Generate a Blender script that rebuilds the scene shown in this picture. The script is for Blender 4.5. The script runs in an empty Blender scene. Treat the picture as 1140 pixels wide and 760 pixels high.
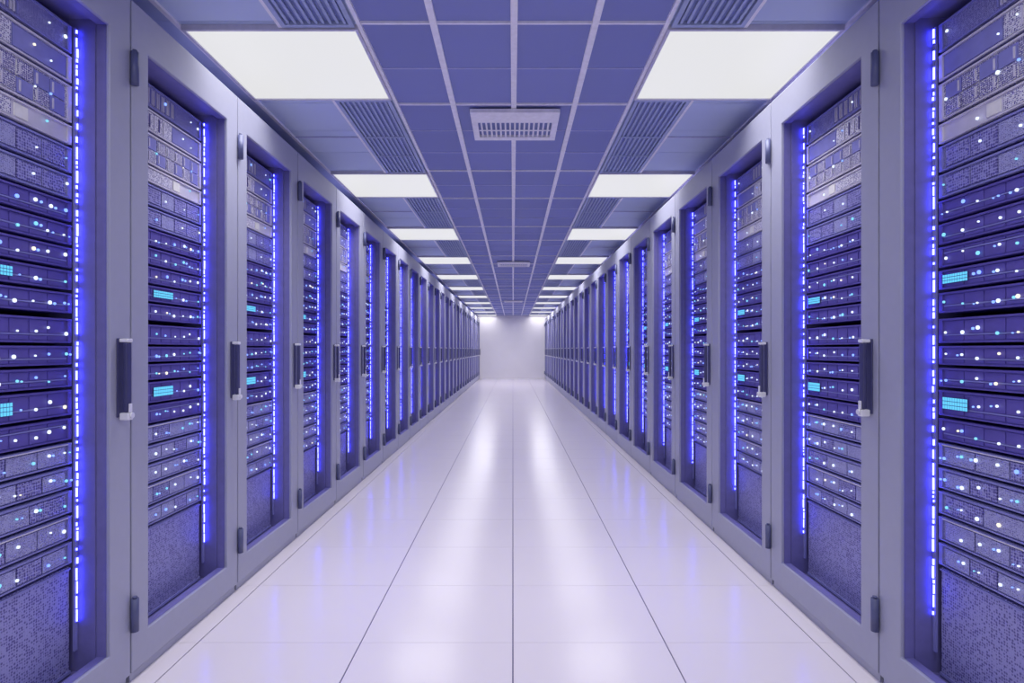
import bpy, bmesh, math, random
from mathutils import Matrix, Vector

S = bpy.context.scene
COL = S.collection
PI = math.pi

# ------------------------------------------------------------------ dimensions (metres)
EYE = 1.17
CEIL = 2.53
F = 650.0                       # focal length in pixels of the 1140 px wide frame
XL, XR = 1.335, 1.28            # rack fronts, left and right of the camera axis
WL, WR = 0.7925, 0.8554         # rack pitch
YEND = 23.45
DEPTH = 1.0
RACK_H = 2.395
NL, NR = 28, 26
HC = CEIL - EYE
LAMP_NEAR = 0.002786 * F * HC   # near edge of the first visible light panel
LAMP_LEN = 0.00079 * F * HC
LAMP_PITCH = 0.00229 * F * HC
LAMP_IN, LAMP_OUT = 0.655, 1.400

# ------------------------------------------------------------------ materials
def nodes(name):
    m = bpy.data.materials.new(name)
    m.use_nodes = True
    nt = m.node_tree
    return m, nt, nt.nodes['Principled BSDF']

def metal(name, col, rough=0.45, metallic=0.0, noise=0.06, scale=30.0, spec=0.5):
    m, nt, b = nodes(name)
    b.inputs['Roughness'].default_value = rough
    b.inputs['Metallic'].default_value = metallic
    b.inputs['Specular IOR Level'].default_value = spec
    tc = nt.nodes.new('ShaderNodeTexCoord')
    n = nt.nodes.new('ShaderNodeTexNoise')
    n.inputs['Scale'].default_value = scale
    n.inputs['Detail'].default_value = 3
    nt.links.new(tc.outputs['Object'], n.inputs['Vector'])
    r = nt.nodes.new('ShaderNodeValToRGB')
    r.color_ramp.elements[0].position = 0.3
    r.color_ramp.elements[1].position = 0.7
    r.color_ramp.elements[0].color = [c * (1 - noise) for c in col] + [1]
    r.color_ramp.elements[1].color = [min(1, c * (1 + noise)) for c in col] + [1]
    nt.links.new(n.outputs['Fac'], r.inputs['Fac'])
    nt.links.new(r.outputs['Color'], b.inputs['Base Color'])
    return m

def perforated(name, col, hole, scale, size, rough=0.4):
    """sheet metal with rows of small punched holes"""
    m, nt, b = nodes(name)
    b.inputs['Roughness'].default_value = rough
    tc = nt.nodes.new('ShaderNodeTexCoord')
    v = nt.nodes.new('ShaderNodeTexVoronoi')
    v.inputs['Scale'].default_value = scale
    v.inputs['Randomness'].default_value = 0.35
    nt.links.new(tc.outputs['Object'], v.inputs['Vector'])
    r = nt.nodes.new('ShaderNodeValToRGB')
    r.color_ramp.elements[0].position = size
    r.color_ramp.elements[1].position = size + 0.12
    r.color_ramp.elements[0].color = list(hole) + [1]
    r.color_ramp.elements[1].color = list(col) + [1]
    nt.links.new(v.outputs['Distance'], r.inputs['Fac'])
    nt.links.new(r.outputs['Color'], b.inputs['Base Color'])
    bp = nt.nodes.new('ShaderNodeBump')
    bp.inputs['Strength'].default_value = 0.6
    bp.inputs['Distance'].default_value = 0.004
    nt.links.new(v.outputs['Distance'], bp.inputs['Height'])
    nt.links.new(bp.outputs['Normal'], b.inputs['Normal'])
    return m

def emitter(name, col, strength, sampled=False):
    m, nt, b = nodes(name)
    b.inputs['Base Color'].default_value = (0.02, 0.02, 0.03, 1)
    b.inputs['Emission Color'].default_value = list(col) + [1]
    b.inputs['Emission Strength'].default_value = strength
    m.cycles.emission_sampling = 'FRONT' if sampled else 'NONE'
    return m

M = {}
M['door'] = metal('lilac_grey_door_steel', (0.39, 0.395, 0.51), 0.42, noise=0.015)
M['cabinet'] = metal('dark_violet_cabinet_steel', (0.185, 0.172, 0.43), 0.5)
M['hinge'] = metal('hinge_steel', (0.09, 0.10, 0.22), 0.4)
M['grip'] = metal('dark_handle_plastic', (0.05, 0.05, 0.14), 0.4)
M['silver'] = metal('brushed_silver', (0.88, 0.87, 0.90), 0.3, 0.2)
M['dark'] = metal('dark_server_steel', (0.115, 0.09, 0.39), 0.45)
M['mid'] = metal('blue_grey_server_steel', (0.25, 0.25, 0.58), 0.42)
M['gap'] = metal('black_violet_slot', (0.09, 0.075, 0.26), 0.7)
M['pale'] = metal('pale_server_steel', (0.66, 0.63, 0.74), 0.38)
M['perf_pale'] = perforated('pale_perforated_sheet', (0.80, 0.78, 0.85), (0.13, 0.11, 0.33), 165, 0.40)
M['perf_mid'] = perforated('blue_perforated_sheet', (0.38, 0.38, 0.64), (0.15, 0.135, 0.38), 200, 0.40)
M['perf_dark'] = perforated('dark_perforated_sheet', (0.33, 0.32, 0.62), (0.10, 0.085, 0.30), 115, 0.38)
M['label'] = metal('white_label', (0.85, 0.83, 0.80), 0.6)
M['led_white'] = emitter('white_led', (0.75, 0.85, 1.0), 1.4)
M['led_warm'] = emitter('warm_led', (1.0, 0.93, 0.75), 1.2)
M['led_blue'] = emitter('blue_led', (0.22, 0.38, 1.0), 1.6)
M['led_cyan'] = emitter('cyan_led', (0.25, 0.75, 1.0), 1.1)
M['display'] = emitter('cyan_display', (0.12, 0.58, 0.90), 1.15)
M['strip_led'] = emitter('blue_strip_led', (0.05, 0.055, 1.0), 24.0, True)
M['lamp'] = emitter('lamp_diffuser', (1.0, 1.0, 1.0), 0.765, True)
M['lamp_frame'] = metal('white_lamp_frame', (0.62, 0.60, 0.72), 0.4)
M['tee'] = metal('ceiling_tee', (0.90, 0.88, 0.94), 0.5)
M['tee_thin'] = metal('ceiling_cross_tee', (0.52, 0.53, 0.80), 0.5)
M['grille'] = metal('grille_steel', (0.40, 0.46, 0.66), 0.45)
M['grille_dark'] = metal('grille_void', (0.20, 0.24, 0.52), 0.6)
M['vent'] = metal('vent_white', (0.88, 0.86, 0.92), 0.45)
M['wall'] = metal('white_wall_paint', (0.90, 0.87, 0.91), 0.7, noise=0.015, scale=2)

def tile_material(name, col, var):
    m, nt, b = nodes(name)
    b.inputs['Roughness'].default_value = 0.7
    g = nt.nodes.new('ShaderNodeNewGeometry')
    r = nt.nodes.new('ShaderNodeValToRGB')
    r.color_ramp.elements[0].color = [c * (1 - var) for c in col] + [1]
    r.color_ramp.elements[1].color = [min(1, c * (1 + var)) for c in col] + [1]
    nt.links.new(g.outputs['Random Per Island'], r.inputs['Fac'])
    nt.links.new(r.outputs['Color'], b.inputs['Base Color'])
    return m
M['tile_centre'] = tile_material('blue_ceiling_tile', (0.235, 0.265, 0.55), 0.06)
M['tile_side'] = tile_material('panel_glow_ceiling_tile', (0.53, 0.61, 0.84), 0.05)  # side-bay tiles: glow of the light panels painted in as a lighter colour

def floor_material():
    m, nt, b = nodes('white_floor_tile')
    tc = nt.nodes.new('ShaderNodeTexCoord')
    n = nt.nodes.new('ShaderNodeTexNoise')
    n.inputs['Scale'].default_value = 1.3
    n.inputs['Detail'].default_value = 2
    nt.links.new(tc.outputs['Object'], n.inputs['Vector'])
    r = nt.nodes.new('ShaderNodeValToRGB')
    r.color_ramp.elements[0].color = (0.80, 0.74, 0.785, 1)
    r.color_ramp.elements[1].color = (0.83, 0.77, 0.81, 1)
    nt.links.new(n.outputs['Fac'], r.inputs['Fac'])
    nt.links.new(r.outputs['Color'], b.inputs['Base Color'])
    b.inputs['Roughness'].default_value = 0.20
    b.inputs['Specular IOR Level'].default_value = 0.5
    return m
M['floor'] = floor_material()
M['seam'] = metal('floor_seam', (0.16, 0.14, 0.26), 0.8)

# ------------------------------------------------------------------ mesh helpers
class MB:
    """collects shapes, each with a material, into one mesh"""
    def __init__(self):
        self.bm = bmesh.new()
        self.mats = []
    def slot(self, key):
        if key not in self.mats:
            self.mats.append(key)
        return self.mats.index(key)
    def _faces(self, vs, quads, key):
        i = self.slot(key)
        out = []
        for q in quads:
            f = self.bm.faces.new([vs[k] for k in q])
            f.material_index = i
            out.append(f)
        return out
    def box(self, x0, x1, y0, y1, z0, z1, key, bevel=0.0):
        if x0 > x1: x0, x1 = x1, x0
        vs = [self.bm.verts.new(p) for p in ((x0,y0,z0),(x1,y0,z0),(x1,y1,z0),(x0,y1,z0),(x0,y0,z1),(x1,y0,z1),(x1,y1,z1),(x0,y1,z1))]
        fs = self._faces(vs, ((0,3,2,1),(4,5,6,7),(0,1,5,4),(1,2,6,5),(2,3,7,6),(3,0,4,7)), key)
        if bevel:
            es = list({e for f in fs for e in f.edges})
            bmesh.ops.bevel(self.bm, geom=es, offset=bevel, segments=2, affect='EDGES', profile=0.5, material=self.slot(key))
        return self
    def ring(self, ox0, ox1, oz0, oz1, ix0, ix1, iz0, iz1, y0, y1, key, bevel=0.0):
        """frame with a rectangular opening, facing -y"""
        if ox0 > ox1: ox0, ox1 = ox1, ox0
        if ix0 > ix1: ix0, ix1 = ix1, ix0
        o = [(ox0,oz0),(ox1,oz0),(ox1,oz1),(ox0,oz1)]
        n = [(ix0,iz0),(ix1,iz0),(ix1,iz1),(ix0,iz1)]
        vs = [self.bm.verts.new((p[0], y, p[1])) for y in (y0, y1) for p in o + n]
        q = []
        for k in range(4):
            j = (k + 1) % 4
            q += [(k, j, 4+j, 4+k), (8+j, 8+k, 12+k, 12+j), (j, k, 8+k, 8+j), (4+k, 4+j, 12+j, 12+k)]
        fs = self._faces(vs, q, key)
        if bevel:
            es = [e for e in {e for f in fs for e in f.edges} if len(e.link_faces) == 2 and abs(e.link_faces[0].normal.dot(e.link_faces[1].normal)) < 0.5]
            bmesh.ops.recalc_face_normals(self.bm, faces=fs)
            es = [e for e in {e for f in fs for e in f.edges} if e.calc_face_angle(0) > 0.5]
            bmesh.ops.bevel(self.bm, geom=es, offset=bevel, segments=2, affect='EDGES', profile=0.5, material=self.slot(key))
        return self
    def plate_ring(self, ox0, ox1, oy0, oy1, ix0, ix1, iy0, iy1, z0, z1, key):
        """horizontal frame with a rectangular opening"""
        self.box(ox0, ox1, oy0, iy0, z0, z1, key)
        self.box(ox0, ox1, iy1, oy1, z0, z1, key)
        self.box(ox0, ix0, iy0, iy1, z0, z1, key)
        self.box(ix1, ox1, iy0, iy1, z0, z1, key)
        return self
    def prism(self, c, axis, r, length, n, key, squash=1.0):
        """closed n-sided prism along an axis from point c"""
        a = Vector(axis).normalized()
        u = a.orthogonal().normalized()
        v = a.cross(u)
        c = Vector(c)
        lo = [self.bm.verts.new(c + u*(r*math.cos(2*PI*k/n)) + v*(r*squash*math.sin(2*PI*k/n))) for k in range(n)]
        hi = [self.bm.verts.new(p.co + a*length) for p in lo]
        i = self.slot(key)
        for k in range(n):
            f = self.bm.faces.new((lo[k], lo[(k+1) % n], hi[(k+1) % n], hi[k])); f.material_index = i
            f.smooth = n > 6
        f = self.bm.faces.new(lo[::-1]); f.material_index = i
        f = self.bm.faces.new(hi); f.material_index = i
        return self
    def mesh(self, name):
        bmesh.ops.recalc_face_normals(self.bm, faces=self.bm.faces)
        me = bpy.data.meshes.new(name)
        self.bm.to_mesh(me)
        self.bm.free()
        for k in self.mats:
            me.materials.append(M[k])
        return me

def link(name, me, parent=None, loc=None, label=None):
    o = bpy.data.objects.new(name, me)
    COL.objects.link(o)
    if parent is not None:
        o.parent = parent
    if loc is not None:
        o.location = loc
    if label:
        o['label'] = label
    return o

def thing(name, label, cat, loc, rotz=0.0, group=None, me=None):
    o = bpy.data.objects.new(name, me)
    COL.objects.link(o)
    o.location = loc
    o.rotation_euler = (0, 0, rotz)
    o['label'] = label
    o['category'] = cat
    if group:
        o['group'] = group
    return o

def structure(name, me, parent=None):
    o = link(name, me, parent)
    o['kind'] = 'structure'
    return o

ONES = ['', 'first', 'second', 'third', 'fourth', 'fifth', 'sixth', 'seventh', 'eighth', 'ninth', 'tenth', 'eleventh', 'twelfth',
        'thirteenth', 'fourteenth', 'fifteenth', 'sixteenth', 'seventeenth', 'eighteenth', 'nineteenth', 'twentieth']
def nth(n):
    return ONES[n] if n <= 20 else 'twenty-' + ONES[n - 20]
def nearest(n):
    return 'nearest' if n == 1 else nth(n) + '-nearest'

# ------------------------------------------------------------------ the room
Y0 = -1.2
b = MB()
b.box(-2.6, 2.6, Y0, YEND + 0.2, -0.12, -0.004, 'seam')
xs = [-2.6, -1.258, -0.608, 0.0, 0.608, 1.208, 2.6]
ty = 0.5628
y_first = 0.003067 * F * EYE
y_lines = [y_first + k * ty for k in range(-6, 40)]
y_lines = [Y0] + [y for y in y_lines if Y0 + 0.1 < y < YEND] + [YEND + 0.2]
SEAM = 0.0026
for i in range(len(xs) - 1):
    for j in range(len(y_lines) - 1):
        g = 0.0009
        b.box(xs[i] + SEAM, xs[i+1] - SEAM, y_lines[j] + g, y_lines[j+1] - g, -0.02, 0.0, 'floor')
structure('floor', b.mesh('floor'))

b = MB(); b.box(-2.75, -2.6, Y0, YEND + 0.2, 0, CEIL + 0.1, 'wall'); structure('wall_left', b.mesh('wall_left'))
b = MB(); b.box(2.6, 2.75, Y0, YEND + 0.2, 0, CEIL + 0.1, 'wall'); structure('wall_right', b.mesh('wall_right'))
b = MB(); b.box(-2.6, 2.6, YEND, YEND + 0.15, 0, CEIL + 0.02, 'wall'); structure('wall_back', b.mesh('wall_back'))

# ceiling: tiles, then the bars of the suspended grid
TEES = [-0.333, 0.005, 0.345]
cx_lines = [-2.6, -LAMP_OUT - 0.02, -0.98, -LAMP_IN, -0.333, 0.005, 0.345, LAMP_IN, 0.98, LAMP_OUT + 0.02, 2.6]
cy_pitch = LAMP_PITCH / 5.0
cy_lines = [LAMP_NEAR - 0.02 + k * cy_pitch for k in range(-9, 60)]
cy_lines = [Y0] + [y for y in cy_lines if Y0 + 0.1 < y < YEND - 0.05] + [YEND + 0.2]
b = MB()
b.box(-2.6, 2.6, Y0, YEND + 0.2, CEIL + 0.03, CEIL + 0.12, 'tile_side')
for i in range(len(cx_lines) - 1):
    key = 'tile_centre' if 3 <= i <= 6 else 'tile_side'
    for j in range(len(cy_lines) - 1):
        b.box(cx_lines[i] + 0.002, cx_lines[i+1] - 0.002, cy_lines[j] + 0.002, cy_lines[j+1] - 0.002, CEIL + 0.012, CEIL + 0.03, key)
ceiling = structure('ceiling', b.mesh('ceiling'))
b = MB()
for x in TEES:
    b.box(x - 0.0145, x + 0.0145, Y0, YEND, CEIL, CEIL + 0.012, 'tee')
for s in (-1, 1):
    b.box(s*LAMP_IN - s*0.018, s*LAMP_IN - s*0.001, Y0, YEND, CEIL, CEIL + 0.012, 'tee')
    b.box(s*LAMP_OUT + s*0.001, s*LAMP_OUT + s*0.02, Y0, YEND, CEIL, CEIL + 0.012, 'tee')
structure('trim_1', b.mesh('trim_1'))
b = MB()
for j, y in enumerate(cy_lines[1:-1]):
    strong = (j % 5) in (0, 3)
    h = 0.011 if strong else 0.005
    for x0, x1 in ((-LAMP_IN + 0.018, -0.348), (-0.318, -0.010), (0.020, 0.330), (0.360, LAMP_IN - 0.018)):
        b.box(x0, x1, y - h/2, y + h/2, CEIL + (0.002 if strong else 0.008), CEIL + 0.012, 'tee' if strong else 'tee_thin')
structure('trim_2', b.mesh('trim_2'))

# ------------------------------------------------------------------ ceiling lights and side bays
lamp_x = (LAMP_IN + LAMP_OUT) / 2
lamp_w = LAMP_OUT - LAMP_IN
bf = MB()
bf.plate_ring(-lamp_w/2, lamp_w/2, 0, LAMP_LEN, -lamp_w/2 + 0.012, lamp_w/2 - 0.012, 0.012, LAMP_LEN - 0.012, -0.012, 0.0115, 'lamp_frame')
lamp_frame_me = bf.mesh('lamp_frame')
bd = MB(); bd.box(-lamp_w/2 + 0.0125, lamp_w/2 - 0.0125, 0.0125, LAMP_LEN - 0.0125, -0.006, 0.011, 'lamp')
lamp_diff_me = bd.mesh('lamp_diffuser')
GAP0, GAP1 = LAMP_LEN, LAMP_PITCH
gl = GAP1 - GAP0 - 0.02
GW = 0.98 - LAMP_IN - 0.02
bg = MB()
bg.plate_ring(-GW/2, GW/2, 0, gl, -GW/2 + 0.02, GW/2 - 0.02, 0.02, gl - 0.02, -0.008, 0.0115, 'grille')
bg.box(-GW/2 + 0.021, GW/2 - 0.021, 0.021, gl - 0.021, 0.008, 0.011, 'grille_dark')
grille_frame_me = bg.mesh('grille_frame')
bs = MB()
for k in range(9):
    x = -GW/2 + 0.035 + k * (GW - 0.07) / 8
    bs.box(x - 0.006, x + 0.006, 0.0215, gl - 0.0215, -0.004, 0.006, 'grille')
grille_slat_me = bs.mesh('grille_louvres')
bc = MB()
bc.box(-GW/2 + 0.0215, GW/2 - 0.0215, gl*0.42, gl*0.42 + 0.018, -0.0075, -0.0045, 'grille')
bc.box(-GW/2 + 0.0215, GW/2 - 0.0215, gl*0.70, gl*0.70 + 0.010, -0.0075, -0.0045, 'grille')
grille_bar_me = bc.mesh('grille_crossbar')
bt = MB(); bt.box(-0.008, 0.008, 0.0, gl + 0.018, -0.004, 0.0115, 'tee'); bay_tee_me = bt.mesh('bay_tee')
LAMP_POWER = 9.0
for side, s in (('left', -1), ('right', 1)):
    for k in range(-2, 11):  # the farthest pair is added only to brighten the end wall
        y = LAMP_NEAR + k * LAMP_PITCH
        n = k + 1
        if k < 0:
            lab = 'square white ceiling light panel of the %s row, %s' % (side, 'above the camera' if k == -1 else 'behind the camera')
        else:
            lab = 'glowing white square ceiling light panel, %s one above the %s row of racks' % (nearest(n), side)
        t = thing('ceiling_light', lab, 'ceiling light', (s*lamp_x, y, CEIL), 0, 'square light panels in the ceiling')
        link('light_frame', lamp_frame_me, t)
        link('diffuser', lamp_diff_me, t)
        ld = bpy.data.lights.new('panel_lamp', 'AREA')
        ld.shape = 'RECTANGLE'; ld.size = lamp_w - 0.03; ld.size_y = LAMP_LEN - 0.03
        ld.energy = LAMP_POWER; ld.color = (1.0, 0.985, 1.0); 
        # louvred optics: the panels beyond throw their light wider
        ld.spread = math.radians((172, 172, 119, 140, 148, 154, 158, 162, 164, 168, 170, 172, 172)[k + 2])
        if k < 0: ld.energy = LAMP_POWER * 1.25
        if k >= 8: ld.energy = LAMP_POWER * (1.9, 2.1, 0.5)[k - 8]
        lo = bpy.data.objects.new('panel_lamp', ld); COL.objects.link(lo)
        lo.parent = t; lo.location = (0, LAMP_LEN/2, -0.014)
        if k >= -1:
            gy = y + LAMP_LEN + 0.01
            if k == -1:
                lab = 'slatted blue-grey air grille before the nearest light panel, %s side of the ceiling' % side
            else:
                lab = 'slatted blue-grey air grille just beyond the %s light panel on the %s' % (nearest(n), side)
            if gy + gl < YEND:
                g = thing('ceiling_grille', lab, 'air grille', (s*(LAMP_IN + 0.01 + GW/2), gy, CEIL), 0, 'air grilles between the light panels')
                link('grille_frame', grille_frame_me, g)
                link('louvres', grille_slat_me, g)
                link('crossbar', grille_bar_me, g)
                structure('trim_3', bay_tee_me, ceiling).location = (s*0.98, gy - 0.009, CEIL)
                bb = MB(); bb.box(s*0.99, s*(LAMP_OUT), gy + gl*0.45, gy + gl*0.45 + 0.008, CEIL + 0.004, CEIL + 0.0115, 'tee_thin')
                structure('trim_4', bb.mesh('trim_4'), ceiling)

# ceiling vents on the middle line
vw, vl = 0.51, 0.44
b = MB()
b.plate_ring(-vw/2, vw/2, 0, vl, -vw/2 + 0.035, vw/2 - 0.035, 0.15, vl - 0.05, -0.022, -0.0005, 'vent')
vent_frame_me = b.mesh('vent_frame')
b = MB(); b.box(-vw/2 + 0.036, vw/2 - 0.036, 0.151, vl - 0.051, -0.004, -0.001, 'grille_dark'); vent_void_me = b.mesh('vent_backing')
b = MB()
for k in range(15):
    x = -vw/2 + 0.055 + k * (vw - 0.11) / 14
    b.box(x - 0.005, x + 0.005, 0.152, vl - 0.052, -0.018, -0.005, 'vent')
b.box(-vw/2 + 0.036, vw/2 - 0.036, 0.27, 0.285, -0.021, -0.0185, 'vent')
vent_fin_me = b.mesh('vent_fins')
for u, lab in ((0.00373, 'white slotted air vent on the ceiling centre line, large and nearest'),
               (0.01020, 'white slotted air vent on the ceiling centre line, second and smaller in view'),
               (0.01830, 'white slotted air vent on the ceiling centre line, closest to the end wall')):
    t = thing('ceiling_vent', lab, 'air vent', (0.012, u * F * HC, CEIL), 0, 'air vents along the ceiling centre')
    link('vent_frame', vent_frame_me, t); link('vent_backing', vent_void_me, t); link('vent_fins', vent_fin_me, t)

# ------------------------------------------------------------------ racks
Z_OPEN0, Z_OPEN1 = 0.152, 2.247
FRONT = -DEPTH / 2
SRV = FRONT + 0.112            # server fronts

def rack_meshes(w, s):
    """s = +1: near edge at local -x (left row); s = -1: mirrored (right row)"""
    X = lambda t: (t - w/2) * s
    near, far = 0.122*w, 0.135*w
    R = {}
    b = MB()
    b.ring(X(0.004), X(w - 0.004), 0.035, RACK_H, X(near), X(w - far), Z_OPEN0, Z_OPEN1, FRONT, FRONT + 0.014, 'door', 0.003)
    R['door'] = b.mesh('door')
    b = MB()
    b.ring(X(near - 0.03), X(w - far + 0.03), Z_OPEN0 - 0.03, Z_OPEN1 + 0.03, X(near - 0.001), X(w - far + 0.001), Z_OPEN0 - 0.001, Z_OPEN1 + 0.001, FRONT + 0.0145, FRONT + 0.046, 'cabinet')  # inner return of the door, shade put in as the dark cabinet colour
    R['shaded_return'] = b.mesh('shaded_door_return')
    # cabinet: inner frame, then shell with a floor, roof, sides and back
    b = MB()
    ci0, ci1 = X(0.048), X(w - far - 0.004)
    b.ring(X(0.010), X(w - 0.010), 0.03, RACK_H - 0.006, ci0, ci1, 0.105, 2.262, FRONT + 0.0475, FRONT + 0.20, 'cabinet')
    b.box(X(0.010), X(0.03), FRONT + 0.2, DEPTH/2, 0.03, RACK_H - 0.006, 'cabinet')
    b.box(X(w - 0.03), X(w - 0.010), FRONT + 0.2, DEPTH/2, 0.03, RACK_H - 0.006, 'cabinet')
    b.box(X(0.03), X(w - 0.03), FRONT + 0.2, DEPTH/2, RACK_H - 0.03, RACK_H - 0.006, 'cabinet')
    b.box(X(0.03), X(w - 0.03), FRONT + 0.2, DEPTH/2, 0.03, 0.09, 'cabinet')
    b.box(X(0.03), X(w - 0.03), DEPTH/2 - 0.02, DEPTH/2, 0.09, RACK_H - 0.03, 'cabinet')
    b.box(X(0.010), X(w - 0.010), FRONT + 0.012, DEPTH/2 - 0.02, 0.0, 0.03, 'door')
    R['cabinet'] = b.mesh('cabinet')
    # hinges sit on the near edge of left doors, on the far edge of right doors
    hx = X(0.0) if s > 0 else X(w)
    for nm, z in (('hinge_a', EYE + 0.925), ('hinge_b', EYE - 0.985)):
        b = MB()
        b.prism((hx, FRONT - 0.013, z), (0, 0, 1), 0.013, 0.115, 10, 'hinge')
        b.box(hx - 0.005, hx + s*0.028, FRONT - 0.008, FRONT - 0.0005, z + 0.008, z + 0.107, 'hinge')
        b.prism((hx, FRONT - 0.013, z + 0.116), (0, 0, 1), 0.008, 0.006, 8, 'hinge')
        R[nm] = b.mesh('hinge')
    # handle on the far stile of left doors, near stile of right doors
    kx = X(w - 0.060) if s > 0 else X(0.048)
    z0, z1 = EYE - 0.225, EYE + 0.03
    b = MB()
    b.box(kx - 0.013, kx + 0.013, FRONT - 0.034, FRONT - 0.018, z0 + 0.012, z1 - 0.006, 'grip', 0.005)
    b.box(kx - 0.018, kx + 0.018, FRONT - 0.006, FRONT - 0.0005, z0 - 0.004, z1 + 0.008, 'grip', 0.002)
    R['handle'] = b.mesh('handle')
    b = MB(); b.box(kx - 0.014, kx + 0.014, FRONT - 0.037, FRONT - 0.0065, z1 - 0.005, z1 + 0.007, 'silver', 0.003); R['cap'] = b.mesh('handle_mount')
    b = MB()
    b.box(kx - 0.013, kx + 0.013, FRONT - 0.039, FRONT - 0.0065, z0 - 0.014, z0 + 0.011, 'silver', 0.004)
    b.prism((kx, FRONT - 0.0395, z0 + 0.002), (0, -1, 0), 0.010, 0.006, 10, 'silver')
    b.box(kx - 0.008, kx + 0.008, FRONT - 0.039, FRONT - 0.0345, z0 + 0.012, z0 + 0.042, 'silver', 0.002)
    R['latch'] = b.mesh('latch')
    # vertical light strip in the far corner of the recess
    st = w - far - 0.013
    b = MB()
    b.box(X(st - 0.006), X(st + 0.006), SRV - 0.010, SRV - 0.002, EYE - 0.99, EYE + 1.056, 'mid')
    R['strip'] = b.mesh('strip_rail')
    rnd = random.Random(4 if s > 0 else 9)
    b = MB()
    z = EYE + 1.05
    secs, keys = [], []          # one continuous tape: lit diodes joined by dark necks
    while z > EYE - 0.86:
        ln = rnd.choice((0.008, 0.012, 0.02, 0.03, 0.04))
        hw = rnd.choice((0.0010, 0.0015, 0.0021))
        off = rnd.uniform(-0.0022, 0.0022)
        gap = rnd.choice((0.004, 0.006, 0.008, 0.014, 0.024))
        secs += [(z, hw, off), (z - ln, hw, off), (z - ln - 0.0008, 0.0004, 0.0), (z - ln - gap + 0.0008, 0.0004, 0.0)]
        keys += ['strip_led', 'mid', 'mid', 'mid']
        z -= ln + gap
    loops = [[b.bm.verts.new((X(st + off + q*hw), y, zz)) for q, y in ((-1, SRV - 0.0145), (1, SRV - 0.0145), (1, SRV - 0.0105), (-1, SRV - 0.0105))] for zz, hw, off in secs]
    for n in range(len(loops) - 1):
        b._faces(loops[n] + loops[n+1], ((0, 1, 5, 4), (1, 2, 6, 5), (2, 3, 7, 6), (3, 0, 4, 7)), keys[n])
    b._faces(loops[0], ((3, 2, 1, 0),), 'mid'); b._faces(loops[-1], ((0, 1, 2, 3),), 'mid')
    R['leds'] = b.mesh('strip_leds')
    # perforated blanking panel below the lowest server
    b = MB()
    b.box(X(0.054), X(w - far - 0.024), SRV + 0.004, SRV + 0.30, 0.108, EYE - 0.708, 'perf_dark', 0.003)
    b.box(X(0.056), X(w - far - 0.026), SRV - 0.001, SRV + 0.0035, EYE - 0.718, EYE - 0.712, 'mid')
    b.box(X(0.056), X(w - far - 0.026), SRV - 0.001, SRV + 0.0035, 0.112, 0.122, 'mid')
    R['blank'] = b.mesh('blanking_panel')
    return R

# (pitch, style) of each server from the top down; the styles are the looks in the photo
ROWS = [(0.100, 'vent'), (0.095, 'split'), (0.130, 'bays'), (0.072, 'pale'), (0.092, 'grey'), (0.085, 'grey'),
        (0.075, 'dark'), (0.075, 'dark'), (0.075, 'dark'), (0.072, 'disp'), (0.075, 'dark'), (0.097, 'dark'),
        (0.070, 'dark'), (0.072, 'dark'), (0.092, 'disp'), (0.080, 'dark'), (0.080, 'mesh'), (0.076, 'mesh'),
        (0.082, 'mesh'), (0.086, 'mesh'), (0.080, 'mesh')]
TOP = EYE + 1.060
LOOK = {'vent': 'blue perforated server', 'split': 'two-tone silver and blue server', 'bays': 'tall speckled grey server',
        'pale': 'pale silver server with white label', 'grey': 'slate-blue server', 'dark': 'dark violet server with lit dots',
        'disp': 'dark server with glowing cyan display', 'mesh': 'perforated grey-blue server'}

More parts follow.
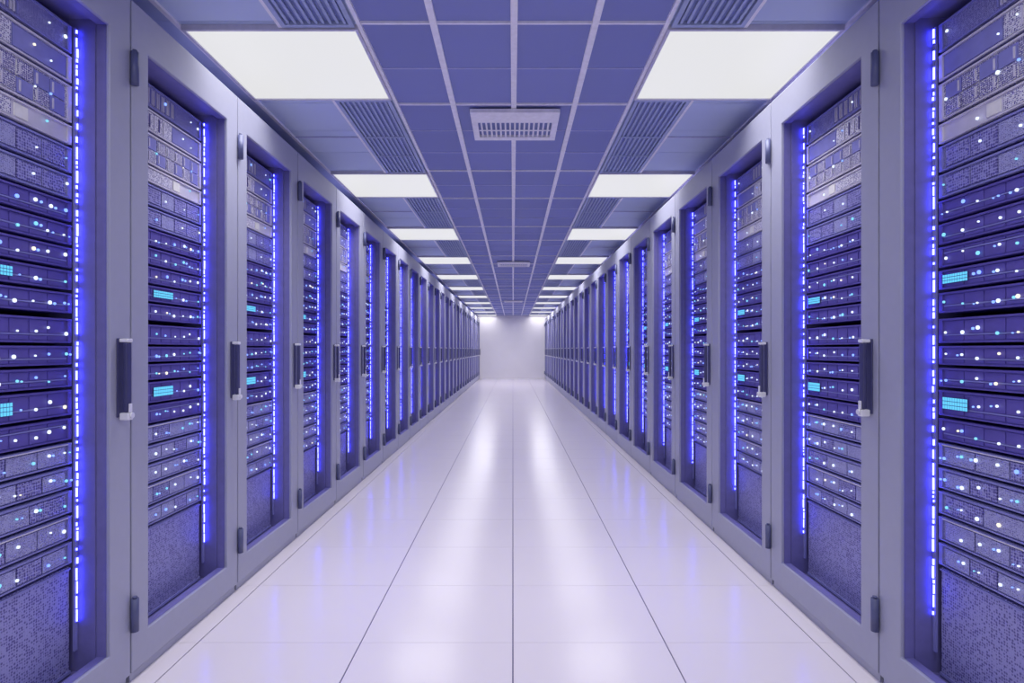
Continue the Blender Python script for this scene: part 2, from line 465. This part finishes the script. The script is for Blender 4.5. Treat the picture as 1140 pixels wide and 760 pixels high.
def server_row(w, s, i):
    """chassis, front panel and light positions of server i, in the rack's local x/y, z from the server's base"""
    pitch, style = ROWS[i]
    h = pitch - (0.009 if i != 11 else 0.018)
    far = 0.135*w
    t0, t1 = 0.055, w - far - 0.026
    X = lambda t: (t - w/2) * s
    rnd = random.Random(i * 7 + (1 if s > 0 else 2))
    W = t1 - t0
    ch = MB()
    body = 'dark' if style in ('dark', 'disp', 'vent', 'grey') else 'mid'
    ch.box(X(t0 + 0.006), X(t1 - 0.006), SRV + 0.012, SRV + 0.60, 0.0, h - 0.001, body)
    fp = MB()
    face = {'vent': 'perf_mid', 'split': 'perf_mid', 'bays': 'perf_pale', 'pale': 'pale', 'grey': 'perf_mid', 'dark': 'dark', 'disp': 'dark', 'mesh': 'perf_mid'}[style]
    fp.box(X(t0), X(t1), SRV, SRV + 0.0115, 0.0, h, face, 0.002)
    rim = {'vent': 'mid', 'split': 'pale', 'bays': 'pale', 'pale': 'pale', 'grey': 'mid', 'dark': 'dark', 'disp': 'dark', 'mesh': 'mid'}[style]
    # rims and ears stand a little proud of the face
    fp.box(X(t0 + 0.001), X(t1 - 0.001), SRV - 0.006, SRV - 0.0002, h - 0.007, h - 0.001, rim)
    fp.box(X(t0 + 0.001), X(t1 - 0.001), SRV - 0.005, SRV - 0.0002, 0.001, 0.006, rim)
    for a in (t0 + 0.001, t1 - 0.017):
        fp.box(X(a), X(a + 0.016), SRV - 0.005, SRV - 0.0002, 0.0065, h - 0.0075, rim)
    if style in ('vent',):
        n = 34
        for k in range(n):
            a = t0 + 0.03 + (W*0.62) * k / n + (W*0.3 if s < 0 else 0) * 0
            fp.box(X(a), X(a + 0.005), SRV - 0.004, SRV - 0.0002, 0.016, h - 0.016, 'pale' if k % 3 else 'mid')
    elif style == 'split':
        m = t0 + W*0.62
        fp.box(X(t0 + 0.02), X(m), SRV - 0.003, SRV - 0.0002, 0.010, h - 0.010, 'perf_pale')
        for k in range(10):
            a = t0 + 0.03 + (m - t0 - 0.06) * k / 10
            fp.box(X(a), X(a + 0.007), SRV - 0.0055, SRV - 0.0032, 0.016, h - 0.018, 'pale' if k % 2 else 'gap')
        fp.box(X(m + 0.006), X(t1 - 0.02), SRV - 0.002, SRV - 0.0002, 0.012, h - 0.012, 'mid')
    elif style == 'bays':
        cols = 9
        for r in range(2):
            for k in range(cols):
                a = t0 + 0.024 + (W - 0.05) * k / cols
                z0 = 0.010 + r * (h - 0.02) / 2
                fp.box(X(a), X(a + (W - 0.05)/cols - 0.005), SRV - 0.0045, SRV - 0.0002, z0, z0 + (h - 0.02)/2 - 0.005, 'perf_pale' if rnd.random() < 0.7 else 'mid')
                fp.box(X(a + 0.006), X(a + 0.011), SRV - 0.0075, SRV - 0.0047, z0 + 0.006, z0 + (h - 0.02)/2 - 0.012, 'pale')
    elif style == 'pale':
        m = t0 + W*0.62
        fp.box(X(t0 + 0.02), X(m), SRV - 0.003, SRV - 0.0002, 0.010, h - 0.011, 'perf_pale')
        fp.box(X(m + 0.012), X(m + 0.060), SRV - 0.003, SRV - 0.0002, 0.012, h - 0.013, 'label')
        for k in range(5):
            a = t0 + 0.03 + 0.03*k
            fp.box(X(a), X(a + 0.020), SRV - 0.0055, SRV - 0.0032, 0.016, h - 0.018, 'mid')
    elif style == 'grey':
        for k in range(6):
            a = t0 + 0.024 + (W - 0.05) * k / 6
            fp.box(X(a), X(a + (W - 0.05)/6 - 0.005), SRV - 0.004, SRV - 0.0002, 0.011, h - 0.012, 'perf_dark' if k % 3 else 'perf_mid')
    elif style in ('dark', 'disp'):
        zz = h * rnd.choice((0.30, 0.36, 0.66))
        fp.box(X(t0 + 0.02), X(t1 - 0.02), SRV - 0.003, SRV - 0.0002, zz, zz + 0.004, 'mid')
        for k in range(8):
            a = t0 + 0.024 + (W - 0.05) * k / 8
            fp.box(X(a), X(a + (W - 0.05)/8 - 0.006), SRV - 0.0022, SRV - 0.0002, zz + 0.006, h - 0.010, 'dark')
            fp.box(X(a), X(a + (W - 0.05)/8 - 0.006), SRV - 0.0022, SRV - 0.0002, 0.009, max(0.012, zz - 0.002), 'dark')
    else:
        n = 4 + i % 3
        for k in range(n):
            a = t0 + 0.022 + (W - 0.046) * k / n
            fp.box(X(a), X(a + (W - 0.046)/n - 0.005), SRV - 0.004, SRV - 0.0002, 0.010, h - 0.011, 'perf_mid' if (k + i) % 3 else 'perf_dark')
        if i in (16, 19):
            fp.box(X(t0 + 0.02), X(t1 - 0.02), SRV - 0.009, SRV - 0.0052, h - 0.0068, h - 0.0035, 'pale')
    # lights: columns shared by the rows, as in the photo
    fr = [0.95, 0.84, 0.75, 0.64, 0.54, 0.43, 0.25]
    count = {'vent': 3, 'split': 2, 'bays': 4, 'pale': 2, 'grey': 3, 'dark': 7, 'disp': 6, 'mesh': 6}[style]
    picks = sorted(rnd.sample(range(7), count))
    if style in ('dark', 'disp') and 0 not in picks: picks[0] = 0
    lights = []
    for p in picks:
        t = t0 + W * fr[p] + rnd.uniform(-0.006, 0.006)
        z = h * (0.5 + rnd.uniform(-0.18, 0.12))
        size = rnd.choice((0.003, 0.004, 0.0048, 0.006))
        kind = rnd.choice(('led_white', 'led_white', 'led_white', 'led_white', 'led_blue', 'led_cyan'))
        lights.append((t, z, size, kind))
        if style in ('dark', 'mesh', 'disp') and rnd.random() < 0.35:
            lights.append((t + 0.018, z - 0.002, size * 0.7, 'led_blue'))
    display = None
    if style == 'disp':
        # on the near end for the left row, beside the strip for the right row
        a, c = (t0 + W*0.40, t0 + W*0.62) if s > 0 else (t1 - 0.125, t1 - 0.022)
        display = (a, c, h*0.28, h*0.74)
        lights = [q for q in lights if not (a - 0.012 < q[0] < c + 0.012)]
    return dict(h=h, chassis=ch, front=fp, lights=lights, display=display, X=X)

def put_light(mb, X, t, z, size, kind):
    mb.prism((X(t), SRV - 0.0062, z), (0, -1, 0), size, 0.004, 8, kind)

def put_display(mb, X, d):
    a, c, z0, z1 = d
    mb.box(X(a), X(c), SRV - 0.0075, SRV - 0.0062, z0, z1, 'gap')
    n = max(6, int((c - a) / 0.010))
    for k in range(n):
        for r in range(3):
            x0 = a + (c - a) * k / n + 0.0015
            za = z0 + (z1 - z0) * r / 3 + 0.001
            mb.box(X(x0), X(x0 + (c - a)/n - 0.0026), SRV - 0.0088, SRV - 0.0077, za, za + (z1 - z0)/3 - 0.002, 'display')

SIDES = [('left', +1, WL, NL, -XL - DEPTH/2, 2.042, PI/2), ('right', -1, WR, NR, XR + DEPTH/2, 2.044, -PI/2)]
DETAILED, SINGLE = 4, 7         # racks whose servers have parts; racks whose servers are things of their own
rest = MB()
for side, s, w, n_racks, xc, y_edge, rot in SIDES:
    R = rack_meshes(w, s)
    bases = []
    z = TOP
    for pitch, _ in ROWS:
        z -= pitch
        bases.append(z + 0.004)
    rows = [server_row(w, s, i) for i in range(len(ROWS))]
    chassis_me, front_me, single_me, disp_me, light_me = [], [], [], [], {}
    for i, r in enumerate(rows):
        one = server_row(w, s, i)
        for q in one['lights']:
            put_light(one['front'], one['X'], *q)
        if one['display']:
            put_display(one['front'], one['X'], one['display'])
        # chassis joined in front for the small copies
        tmp = one['chassis'].mesh('tmp')
        k = one['front'].slot('dark')
        n0 = len(one['front'].bm.faces)
        one['front'].bm.from_mesh(tmp)
        one['front'].bm.faces.ensure_lookup_table()
        for f in one['front'].bm.faces[n0:]:
            f.material_index = k
        bpy.data.meshes.remove(tmp)
        single_me.append(one['front'].mesh('rack_server'))
        chassis_me.append(r['chassis'].mesh('chassis'))
        front_me.append(r['front'].mesh('front_panel'))
        if r['display']:
            d = MB(); put_display(d, r['X'], r['display']); disp_me.append(d.mesh('display'))
        else:
            disp_me.append(None)
    def led_mesh(size, kind):
        key = (round(size, 4), kind)
        if key not in light_me:
            m = MB(); m.prism((0, 0, 0), (0, -1, 0), size, 0.004, 8, kind)
            light_me[key] = m.mesh('indicator_light')
        return light_me[key]
    for k in range(n_racks):
        yc = y_edge + (k - 1) * w + w/2
        pos = (xc, yc, 0)
        if k == 0:
            lab = 'lilac-grey server rack nearest the camera in the %s row, cut off by the frame' % side
        elif k == n_racks - 1:
            lab = 'lilac-grey server rack at the end of the %s row, against the white wall' % side
        else:
            lab = 'lilac-grey server rack with blue light strip, %s in the %s row' % (nearest(k + 1), side)
        t = thing('server_rack', lab, 'server rack', pos, rot, 'server racks of the %s row' % side)
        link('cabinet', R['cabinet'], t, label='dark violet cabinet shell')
        d = link('door', R['door'], t)
        link('shaded_door_return', R['shaded_return'], d, label='inner edge of the door, its shade painted dark violet')
        link('hinge', R['hinge_a'], d, label='dark upper hinge'); link('hinge', R['hinge_b'], d, label='dark lower hinge')
        link('handle', R['handle'], d, label='dark upright handle')
        link('handle_mount', R['cap'], d, label='silver upper end of the handle')
        link('latch', R['latch'], d, label='silver latch below the handle')
        st = link('light_strip', R['strip'], t)
        link('strip_diodes', R['leds'], st, label='glowing blue-white diodes')
        link('blanking_panel', R['blank'], t, label='perforated panel below the servers')
        rm = Matrix.Translation(pos) @ Matrix.Rotation(rot, 4, 'Z')
        rnd = random.Random(100*k + (1 if s > 0 else 2))
        for i, r in enumerate(rows):
            if k < SINGLE:
                look = LOOK[ROWS[i][1]]
                place = 'top' if i == 0 else ('lowest' if i == len(ROWS) - 1 else nth(i + 1) + ' from top')
                slab = '%s, %s, %s rack, %s row' % (look, place, nearest(k + 1), side)
                loc = (xc, yc, bases[i])
                grp = 'servers in the racks'
                if k < DETAILED:
                    v = thing('rack_server', slab, 'server', loc, rot, grp)
                    link('chassis', chassis_me[i], v)
                    link('front_panel', front_me[i], v)
                    for (lt, lz, size, kind) in r['lights']:
                        if rnd.random() < 0.12: kind = rnd.choice(('led_warm', 'led_cyan', 'led_blue'))
                        link('indicator_light', led_mesh(size, kind), v, (r['X'](lt) + rnd.uniform(-0.003, 0.003), SRV - 0.0062, lz))
                    if disp_me[i]:
                        link('display', disp_me[i], v, label='glowing cyan display')
                else:
                    thing('rack_server', slab, 'server', loc, rot, grp, single_me[i])
            else:
                me = single_me[i].copy()
                me.transform(rm @ Matrix.Translation((0, 0, bases[i])))
                idx = [rest.slot(next(q for q in M if M[q] == mt)) for mt in single_me[i].materials]
                n0 = len(rest.bm.faces)
                rest.bm.from_mesh(me)
                rest.bm.faces.ensure_lookup_table()
                for f in rest.bm.faces[n0:]:
                    f.material_index = idx[f.material_index]
                bpy.data.meshes.remove(me)
o = bpy.data.objects.new('rack_servers', rest.mesh('rack_servers'))
COL.objects.link(o)
o['kind'] = 'stuff'
o['label'] = 'small distant servers with blue lights filling the far racks of both rows'
o['category'] = 'servers'

# ------------------------------------------------------------------ world, camera, output
wd = bpy.data.worlds.new('world'); S.world = wd
wd.use_nodes = True
bgn = wd.node_tree.nodes['Background']
bgn.inputs['Color'].default_value = (0.66, 0.65, 0.90, 1)
bgn.inputs['Strength'].default_value = 0.5

cd = bpy.data.cameras.new('camera')
cd.sensor_width = 36.0
cd.lens = 36.0 * F / 1140.0
cd.shift_x = -1.0 / 1140.0
cd.shift_y = 9.0 / 1140.0
cd.clip_start = 0.05
cam = bpy.data.objects.new('camera', cd); COL.objects.link(cam)
cam.location = (0, 0, EYE)
cam.rotation_euler = (PI/2, 0, 0)
S.camera = cam
S.cycles.use_denoising = True
S.view_settings.view_transform = 'Standard'
S.view_settings.look = 'None'
S.view_settings.exposure = 0.0
S.view_settings.gamma = 1.0
S.view_settings.use_curve_mapping = False
